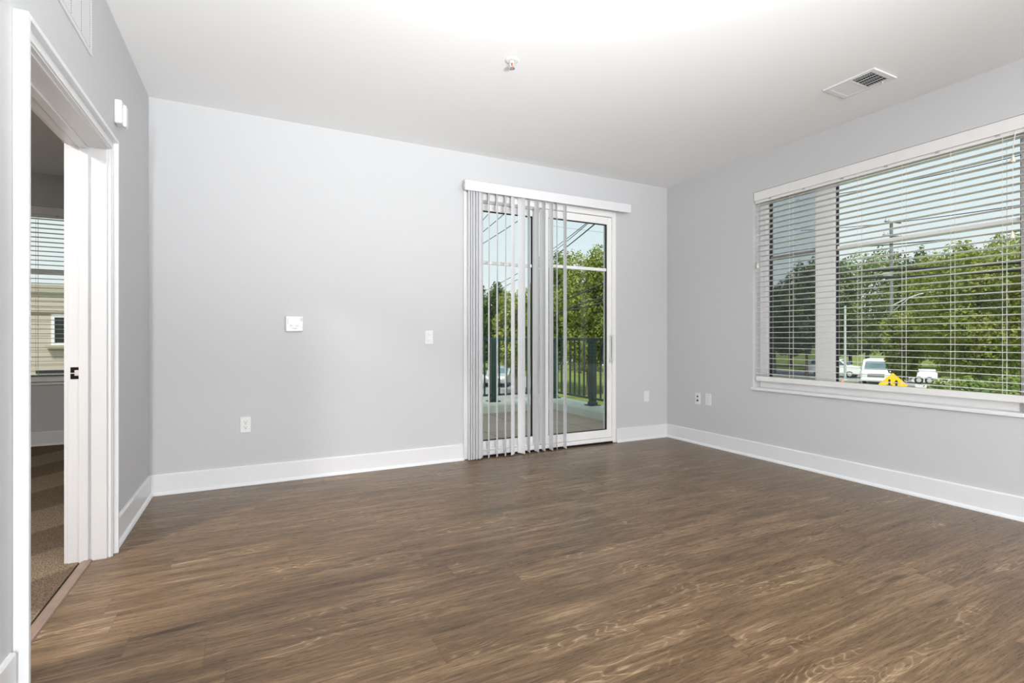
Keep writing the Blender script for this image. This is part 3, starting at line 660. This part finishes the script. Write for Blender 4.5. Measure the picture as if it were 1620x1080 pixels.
def crown_mesh(rng, lobes, n, size):
    """lobes: (x, y, z, rx, ry, rz); leaf sprays lie in the outer shell of each lobe"""
    vs_, fs = [], []
    vol = [a[3] * a[5] + a[4] * a[5] for a in lobes]; tot = sum(vol)
    for lb, vv in zip(lobes, vol):
        for _ in range(int(n * vv / tot)):
            while True:
                d = Vector((rng.gauss(0, 1), rng.gauss(0, 1), rng.gauss(0, 1)))
                if d.length > .05: break
            d.normalize(); rad = .50 + .62 * rng.random() ** .8 + .10 * math.sin(7 * d.x + lb[0]) * math.sin(6 * d.y + 5 * d.z)
            c = Vector((lb[0] + lb[3] * d.x * rad, lb[1] + lb[4] * d.y * rad, lb[2] + lb[5] * d.z * rad))
            nn = (d * .7 + Vector((rng.gauss(0, .6), rng.gauss(0, .6), rng.gauss(.35, .5)))).normalized()
            u = nn.cross(Vector((rng.gauss(0, 1), rng.gauss(0, 1), rng.gauss(0, 1)))).normalized(); w_ = nn.cross(u)
            s = size * rng.uniform(.55, 1.25); i = len(vs_)
            vs_ += [tuple(c - u * s * .5), tuple(c - u * s * .05 + w_ * s * .33 - nn * s * .06), tuple(c + u * s * .55), tuple(c - u * s * .05 - w_ * s * .33 - nn * s * .06)]
            fs.append((i, i + 1, i + 2, i + 3))
    return vs_, fs
def tree(name, label, px, depth, half_px, top_py, low_py, leaf, seed, n=5000, size=.34, shape='round', group=None, cat='tree'):
    rng = random.Random(seed); base = on_ground(px, depth)
    zt = EYE + (CY - top_py) / F * depth - GZ; zl = max(.3, EYE + (CY - low_py) / F * depth - GZ); r = half_px / F * depth
    o = thing(name, label, cat, tuple(base), group=group)
    lobes = []; hgt = zt - zl
    if shape == 'cone':
        for k in range(6):
            t = k / 5; lobes.append((rng.gauss(0, .08) * r, rng.gauss(0, .08) * r, zl + hgt * (.12 + .8 * t), r * (1.0 - .82 * t), r * (1.0 - .82 * t), hgt * .13))
    else:
        lobes.append((0, 0, zl + hgt * .45, r * .55, r * .55, hgt * .38))
        NL = 24
        for k in range(NL):
            a = 2 * math.pi * (k * .381966 + rng.random() * .1); t = (k + .5) / NL
            q = r * .68 * math.sin(math.pi * (.18 + .72 * (1 - t)) ) ; rr = r * rng.choice((.24, .28, .33, .38, .44)) * rng.uniform(.85, 1.1)
            rz_ = max(min(rr * .75, hgt * .25), hgt * .11)
            lobes.append((q * math.cos(a), q * math.sin(a), zl + rz_ * 1.15 + (hgt - 2.05 * rz_) * t, rr, rr, rz_))
    v_, f_ = crown_mesh(rng, lobes, n, size)
    c = MB(); c.v = v_; c.f = f_; c.sm = [False] * len(f_)
    me = bpy.data.meshes.new('crown'); me.from_pydata(c.v, [], c.f); me.materials.append(leaf)
    co = bpy.data.objects.new('crown', me); COL.objects.link(co); co.parent = o
    tr = max(.10, r * .055); m = MB()
    m.tube([(0, 0, -.05), (tr * .3, 0, zl * .6), (0, tr * .4, zl + hgt * .35), (tr * .5, 0, zl + hgt * .75)], [tr * 1.3, tr, tr * .75, tr * .3], 9)
    if shape != 'cone':
        for k in range(5):
            a = k * 2.4 + rng.random(); z = zl + hgt * (.10 + .1 * k)
            m.tube([(0, 0, z), (.3 * r * math.cos(a), .3 * r * math.sin(a), z + .14 * hgt), (.6 * r * math.cos(a), .6 * r * math.sin(a), z + .24 * hgt)], [tr * .5, tr * .35, tr * .12], 6)
    m.build('trunk', BARK, o, local=True)
    return o
# beyond the wide window
tree('leafy_tree', 'large yellow-green tree filling the right of the wide window', 1548, 22, 92, 372, 618, LEAF_Y, 1, 26000, .15)
tree('leafy_tree', 'yellow-green tree rising behind the white trailer', 1492, 50, 64, 394, 582, LEAF_Y, 2, 22000, .28)
tree('leafy_tree', 'small yellow-green tree between the white van and the trailer', 1427, 26, 30, 486, 607, LEAF_Y, 12, 9000, .15)
tree('leafy_tree', 'tall green tree behind the utility pole', 1372, 54, 54, 394, 566, LEAF_G, 3, 12000, .28)
tree('leafy_tree', 'dark slender tree right of the utility pole', 1438, 56, 34, 390, 566, LEAF_D, 4, 7000, .36)
tree('leafy_tree', 'dark tree at the left edge of the wide pane', 1318, 56, 38, 408, 560, LEAF_D, 5, 9000, .32)
tree('leafy_tree', 'dark tree behind the screened pane right of its middle', 1276, 50, 36, 408, 562, LEAF_D, 6, 9000, .30)
tree('leafy_tree', 'dark tree behind the screened pane at its left', 1225, 54, 36, 444, 560, LEAF_D, 7, 9000, .30)
tree('leafy_tree', 'green tree at the far right edge of the wide window', 1665, 25, 85, 400, 628, LEAF_G, 8, 14000, .17)
# hedges and low growth
tree('shrub', 'leafy shrub at the bottom right of the wide window', 1560, 19, 72, 596, 652, LEAF_G, 9, 3500, .20, cat='shrub')
tree('shrub', 'low leafy shrub in front of the white trailer', 1500, 24, 24, 606, 636, LEAF_G, 10, 1600, .20, cat='shrub')
for i, (px_, dp, top, lab) in enumerate(((1345, 66, 500, 'dark thicket behind the white van'), (1420, 64, 498, 'dark thicket behind the utility pole'), (1500, 62, 480, 'dark thicket behind the large yellow-green tree'),
                                         (1600, 60, 470, 'dark thicket at the far right of the window'), (1250, 68, 490, 'dark thicket behind the screened pane'), (1160, 70, 480, 'dark thicket hidden beside the window reveal'))):
    tree('thicket', lab, px_, dp, 46, top, 566, LEAF_D, 20 + i, 8000, .36, cat='thicket', group='thicket beyond the street')
# beyond the balcony door
tree('leafy_tree', 'yellow-green tree behind the right end of the balcony railing', 930, 34, 54, 390, 600, LEAF_Y, 48, 20000, .19)
tree('leafy_tree', 'green tree behind the closed vanes', 872, 38, 40, 398, 600, LEAF_G, 42, 12000, .24)
tree('leafy_tree', 'dark tree seen between the thin edge-on vanes', 774, 50, 34, 446, 584, LEAF_D, 43, 9000, .32)
tree('leafy_tree', 'olive tree right of the dark tree behind the thin vanes', 816, 34, 38, 456, 590, LEAF_Y, 44, 14000, .20)
tree('leafy_tree', 'dark tree left of the stacked vanes', 735, 52, 34, 500, 584, LEAF_D, 45, 4500, .40)
tree('leafy_tree', 'green tree behind the balcony door jamb', 985, 33, 46, 398, 598, LEAF_G, 46, 14000, .20)
for i, (px_, dp, top, lab) in enumerate(((760, 62, 510, 'dark thicket behind the parked cars'), (850, 60, 500, 'dark thicket behind the balcony corner post'), (940, 58, 470, 'dark thicket behind the balcony ring ornament'), (1030, 60, 470, 'dark thicket hidden behind the room corner'))):
    tree('thicket', lab, px_, dp, 46, top, 568, LEAF_D, 60 + i, 8000, .36, cat='thicket', group='thicket beyond the balcony')

# utility pole with crossarms and street light
pd = 47.5; pb = on_ground(1410, pd)
o = thing('utility_pole', 'tall grey utility pole with crossarms and a street light', 'pole', tuple(pb))
ztop = EYE + (CY - 351) / F * pd
MB().tube([(pb.x, pb.y, GZ - .05), (pb.x, pb.y, ztop)], [.19, .13], 12).build('pole', POLE, o)
lat = Vector((CS, -SN, 0)); dirn = (lat + Vector((SN, CS, 0)) * .55).normalized()
for py_, hw in ((352, 1.4), (374, 1.7)):
    z = EYE + (CY - py_) / F * pd; m = MB(); c = Vector((pb.x, pb.y, z)) - Vector((SN, CS, 0)) * .2
    m.tube([c - dirn * hw - Vector((0, 0, .08)), c + dirn * hw + Vector((0, 0, .08))], .08, 6)
    ar = m.build('crossarm', POLE, o); 
    m = MB()
    for q in (-.9, -.5, .5, .9): m.lathe([(.05, 0), (.07, .05), (.04, .10), (.06, .16), (.001, .2)], 8, Matrix.Translation(c + dirn * hw * q + Vector((0, 0, .08))))
    m.build('insulators', GALV, ar)
tz = EYE + (CY - 434) / F * pd
MB().box(-.42, .42, -.2, .2, -.16, .16, Matrix.Translation((pb.x - .35 * CS, pb.y + .3 * SN, tz))).build('splice_box', GALV, o, bevel=.03)
a0 = Vector((pb.x, pb.y, EYE + (CY - 484) / F * pd)); a1 = at(1455, 465, pd - 1.0); a2 = at(1477, 461, pd - 1.4)
al_ = MB().tube([a0, a0 * .5 + a1 * .5 + Vector((0, 0, .1)), a1, a2], .05, 8).tube([a0 - Vector((0, 0, .6)), a0 * .3 + a1 * .7 + Vector((0, 0, .1))], .03, 6).build('lamp_arm', GALV, o)
MB().lathe([(.001, -.40), (.10, -.38), (.17, -.1), (.15, .25), (.06, .40), (.001, .42)], 12, Matrix.Translation(a2 + (a2 - a1).normalized() * .2) @ (a2 - a1).to_track_quat('Z', 'Y').to_matrix().to_4x4()).build('lamp_head', LAMPG, o)
sp_ = on_ground(1337, 46)
o = thing('steel_post', 'thin pale post left of the white van', 'pole', tuple(sp_))
MB().tube([(0, 0, -.05), (0, 0, EYE + (CY - 484) / F * 46 - GZ)], [.11, .09], 10).build('shaft', GALV, o, local=True); MB().lathe([(.2, 0), (.2, .06), (.12, .08)], 10).build('base_flange', GALV, o, local=True)

# overhead wires (each one its own)
def wire(label, p0, p1, r, sag=0.15, name='overhead_wire'):
    pts = []
    for i in range(25):
        t = -.35 + 1.7 * i / 24; q = p0.lerp(p1, t); q.z -= sag * (1 - (2 * t - 1) ** 2); pts.append(q)
    return tag(MB().tube(pts, r, 6).build(name, WIRE), label, 'wire', 'overhead wires')
wire('thin wire highest across the wide window', at(1328, 306.5, 30), at(1616, 245, 22), .022, .1)
wire('thin wire passing the top of the utility pole', at(1328, 360.5, 36), at(1616, 324, 24), .024, .1)
wire('wire just below the wide window muntin', at(1328, 392, 34), at(1616, 364.5, 22), .032, .1)
wire('upper of two thick cables crossing the treetops in the wide window', at(1328, 429, 26), at(1616, 415, 17), .062, .05)
wire('lower of two thick cables crossing the treetops in the wide window', at(1328, 441, 26), at(1616, 427, 17), .058, .05)
wire('leftmost of the close thin wires at the top of the sliding pane', at(876, 392.6, 26), at(928, 352.6, 16), .014, .02)
wire('middle of the close thin wires at the top of the sliding pane', at(876, 398, 26.5), at(931, 352.6, 16.5), .014, .02)
wire('boldest steep wire at the top of the sliding pane', at(876, 406, 25), at(940, 355, 15), .020, .02)
wire('faint level wire across the sky of the sliding pane', at(866, 356, 48), at(958, 368, 44), .010, .02)
wire('bold wire crossing the tree below the sliding pane muntin', at(898, 472, 24), at(959, 446, 18), .030, .02)
wire('thick cable with a splice at its end right of the vanes', at(898, 489, 18), at(955, 471, 14), .030, -.04)
wire('lowest cable crossing the tree in the sliding pane', at(898, 491, 23), at(959, 477, 18), .026, .02)
wire('short wire at the upper left corner of the fixed pane', at(741, 372, 30), at(773, 338, 24), .016, .02)
wire('steep wire in the middle of the fixed upper pane', at(741, 385, 31), at(797, 339, 24), .018, .02)
wire('lowest wire in the fixed upper pane', at(741, 399, 32), at(808, 357, 24), .018, .02)
wire('upper wire above the dark tree in the fixed lower pane', at(765, 461, 32), at(809, 438, 26), .014, .02)
wire('lower wire above the dark tree in the fixed lower pane', at(765, 470, 32), at(808, 448, 26), .014, .02)

# vehicles
def vehicle(name, label, cat, loc, rz, L, W, Ht, prof, glassprof, paint, front=True, wheels=None, wr=.34):
    """local: x forward, y left; prof and glassprof are side outlines (x, z)"""
    o = thing(name, label, cat, loc, rz); hw = W / 2
    body = MB().prism(prof, -hw, hw, lambda a, b, h: (a, h, b)); body.build('body', paint, o, local=True, bevel=.06, seg=3)
    if glassprof:
        side = MB().prism(glassprof, -hw - .008, hw + .008, lambda a, b, h: (a, h, b)); side.build('side_windows', CARG, o, local=True)
    return o, hw
def wheel(o, x, y, r=.34, w=.22):
    T_ = Matrix.Translation((x, y, r)) @ Matrix.Rotation(R(90), 4, 'X')
    wl_ = MB().lathe([(r * .6, -w / 2), (r * .93, -w / 2), (r, -w * .35), (r, w * .35), (r * .93, w / 2), (r * .6, w / 2)], 22, T_).build('wheel', TYRE, o, local=True)
    MB().lathe([(.001, -w * .42), (r * .5, -w * .44), (r * .62, -w * .36), (r * .62, w * .36), (r * .5, w * .44), (.001, w * .42)], 18, T_).build('hubcap', GALV, wl_, local=True)
def face_cam(p, turn=0.0):
    """heading towards the balcony side, turned by some degrees"""
    return math.atan2(-p.y, -p.x) + R(turn)
def van(name, label, cat, px, depth, turn, paint, kind):
    p = on_ground(px, depth, GZ + .04)
    if kind == 'van':
        L, W, Ht = 5.0, 2.0, 2.05
        prof = [(-2.5, .35), (2.45, .35), (2.5, .75), (2.42, 1.06), (2.05, 1.16), (1.35, 1.93), (1.1, 2.03), (-2.3, 2.05), (-2.48, 1.9)]
        gp = [(1.75, 1.22), (1.25, 1.80), (.35, 1.80), (.35, 1.22)]
        o, hw = vehicle(name, label, cat, tuple(p), face_cam(p, turn), L, W, Ht, prof, gp, paint)
        MB().add([(1.98, -.86, 1.215), (1.98, .86, 1.215), (1.40, .80, 1.875), (1.40, -.80, 1.875)], [(0, 1, 2, 3)]).add([(2.0, -.86, 1.225), (2.0, .86, 1.225), (1.42, .80, 1.885), (1.42, -.80, 1.885)], [(0, 1, 2, 3)]).build('windshield', CARG, o, local=True)
        MB().box(2.44, 2.53, -.56, .56, .66, .92).build('grille', GRILL, o, local=True, bevel=.01)
        for sy in (-1, 1): MB().box(2.42, 2.53, sy * .78 - .16, sy * .78 + .16, .68, .92).build('headlamp', LAMPG, o, local=True, bevel=.02)
        MB().box(2.40, 2.62, -1.0, 1.0, .38, .58).build('bumper', paint, o, local=True, bevel=.04)
        for sy in (-1, 1): MB().box(1.55, 1.70, sy * 1.02 - .10, sy * 1.02 + .10, 1.20, 1.42).build('mirror', GRILL, o, local=True, bevel=.03)
        for x in (-1.55, 1.6):
            for sy in (-1, 1): wheel(o, x, sy * .86)
    else:
        L, W = 4.5, 1.82
        prof = [(-2.2, .32), (2.2, .32), (2.25, .62), (2.1, .86), (1.15, .98), (.45, 1.46), (-1.2, 1.50), (-2.1, 1.05), (-2.25, .9)] if kind == 'car' else \
               [(-2.2, .36), (2.2, .36), (2.25, .75), (2.15, 1.05), (1.25, 1.14), (.6, 1.72), (-1.9, 1.76), (-2.22, 1.2)]
        gp = [(.95, 1.02), (.40, 1.38), (-1.1, 1.41), (-1.65, 1.06)] if kind == 'car' else [(1.05, 1.18), (.55, 1.62), (-1.8, 1.64), (-1.95, 1.2)]
        o, hw = vehicle(name, label, cat, tuple(p), face_cam(p, turn), L, W, 1.5, prof, gp, paint)
        a, b = (prof[4], prof[5]); e = Vector((b[1] - a[1], 0, a[0] - b[0])).normalized() * .012
        q = [(a[0] * .92 + b[0] * .08, a[1] * .92 + b[1] * .08), (a[0] * .1 + b[0] * .9, a[1] * .1 + b[1] * .9)]
        MB().prism([(q[0][0], q[0][1]), (q[1][0], q[1][1]), (q[1][0] + e.x, q[1][1] + e.z), (q[0][0] + e.x, q[0][1] + e.z)], -.78, .78, lambda s, t, h: (s, h, t)).build('windshield', CARG, o, local=True)
        MB().box(2.18, 2.26, -.45, .45, .55, .72).build('grille', GRILL, o, local=True)
        for sy in (-1, 1): MB().box(2.12, 2.24, sy * .7 - .15, sy * .7 + .15, .66, .80).build('headlamp', LAMPG, o, local=True, bevel=.02)
        for x in (-1.35, 1.4):
            for sy in (-1, 1): wheel(o, x, sy * .80, .33)
    return o
van('van', 'white van facing the window beyond the lawn', 'van', 1392, 42.5, -6, CARW, 'van')
van('car', 'white car parked left of the van behind the mullion', 'car', 1322, 50, 75, CARW, 'suv')
van('car', 'white car parked left of the stacked vanes', 'car', 736, 40, 14, CARW, 'suv')
van('car', 'silver car parked behind the thin edge-on vanes', 'car', 792, 41, -12, CARS, 'car')
tp = on_ground(1458, 42.5, GZ + .04)
o = thing('utility_trailer', 'white box trailer with two dark wheels beside the driveway', 'trailer', tuple(tp), face_cam(tp, 90))
MB().prism([(-1.0, .42), (1.0, .42), (1.02, 1.0), (.9, 1.18), (-.95, 1.18), (-1.02, 1.0)], -.75, .75, lambda a, b, h: (a, h, b)).build('body', CARW, o, local=True, bevel=.03)
for x in (-.18, .50):
    for sy in (-1, 1): wheel(o, x, sy * .78, .30, .18)
MB().box(1.0, 2.0, -.04, .04, .40, .48).build('tow_bar', GALV, o, local=True)

# two-way traffic sign
sd = 21.0; sc_ = at(1412.5, 608.5, sd)
o = thing('traffic_sign', 'yellow diamond sign with two black arrows below the tree', 'sign', (sc_.x, sc_.y, GZ))
hd = .50; fwd = Vector((SN, CS, 0))
ang = math.atan2(-sc_.y, -sc_.x)            # the plate faces the house
ux = Vector((-math.sin(ang), math.cos(ang), 0)); nf = Vector((math.cos(ang), math.sin(ang), 0))
def sp3(a, b, h): return Vector((sc_.x, sc_.y, sc_.z)) + ux * a + Vector((0, 0, b)) + nf * h
r_ = .07; dia = []
for k in range(4):
    a = k * math.pi / 2; c = Vector((math.cos(a), math.sin(a))); t = Vector((-c.y, c.x))
    for q in (-1, -.4, .4, 1): dia.append(tuple(c * (hd - r_ * abs(q) ** 1.2) + t * r_ * q))
pl_ = MB().prism(dia, 0, .012, sp3).build('sign_plate', YEL, o)
def arrow(cx_, up):
    s_ = 1 if up else -1; pts = [(-.035, -.19), (.035, -.19), (.035, .03), (.095, .03), (0, .19), (-.095, .03), (-.035, .03)]
    return MB().prism([(cx_ + a, s_ * b + .03) for a, b in pts], .0125, .016, sp3)
arrow(-.115, False).build('arrow', SIGNB, pl_); arrow(.115, True).build('arrow', SIGNB, pl_)
MB().box(-.04, .04, -.03, .03, 0, sc_.z - GZ + .3, Matrix.Translation((sc_.x - nf.x * .05, sc_.y - nf.y * .05, GZ))).build('signpost', GALV, o)
cp = on_ground(1333, 38)
o = thing('traffic_cone', 'small orange cone at the left foot of the wide pane', 'cone', tuple(cp))
MB().lathe([(.20, .04), (.05, .70), (.001, .71)], 14).build('cone', ORANGE, o, local=True); MB().box(-.24, .24, -.24, .24, 0, .04).build('cone_base', ORANGE, o, local=True)
MB().lathe([(.146, .27), (.112, .42)], 14).build('collar', CARW, o, local=True)
mp_ = on_ground(1223, 74)
o = thing('marker_post', 'red and white marker post behind the screened pane', 'post', tuple(mp_))
MB().lathe([(.09, 0), (.09, 1.65), (.001, 1.70)], 10).build('post', CARW, o, local=True)
MB().lathe([(.094, 1.0), (.094, 1.25)], 10).build('band', REDP, o, local=True)

# neighbouring building beyond the bedroom window
NY = 15.0
o = thing('apartment_building', 'beige lap-sided building beyond the bedroom window', 'building', (-7.5, NY, GZ))
B(-14, -1.6, NY, NY + 8, GZ, 2.18).build('wall', SIDING, o)
B(-14.15, -1.45, NY - .04, NY + 8.1, 2.10, 2.30).build('fascia', mat('tan_fascia', (.42, .37, .29), .7, noise=(4, .05)), o)
B(-14.05, -1.55, NY - .02, NY + 8.05, 1.65, 1.68).build('trim_band', mat('brown_band', (.16, .13, .10), .7, noise=(4, .1)), o)
for wx in (-12.1, -8.1, -4.13):
    f_ = ring(MB(), 'x', wx, wx + 1.5, .93, 1.62, .06, NY - .05, NY + .02).build('window', TRIM, o, bevel=.005)
    B(wx + .06, wx + 1.44, NY - .01, NY + .015, .99, 1.56).build('pane', DGLASS, f_); B(wx - .08, wx + 1.58, NY - .12, NY, .86, .93).build('window_ledge', mat('tan_fascia'), f_)
for wx in (-8.4, -4.4): B(wx, wx + 1.8, NY - .02, NY + .01, .30, .36).build('vent_slot', DGLASS, o)
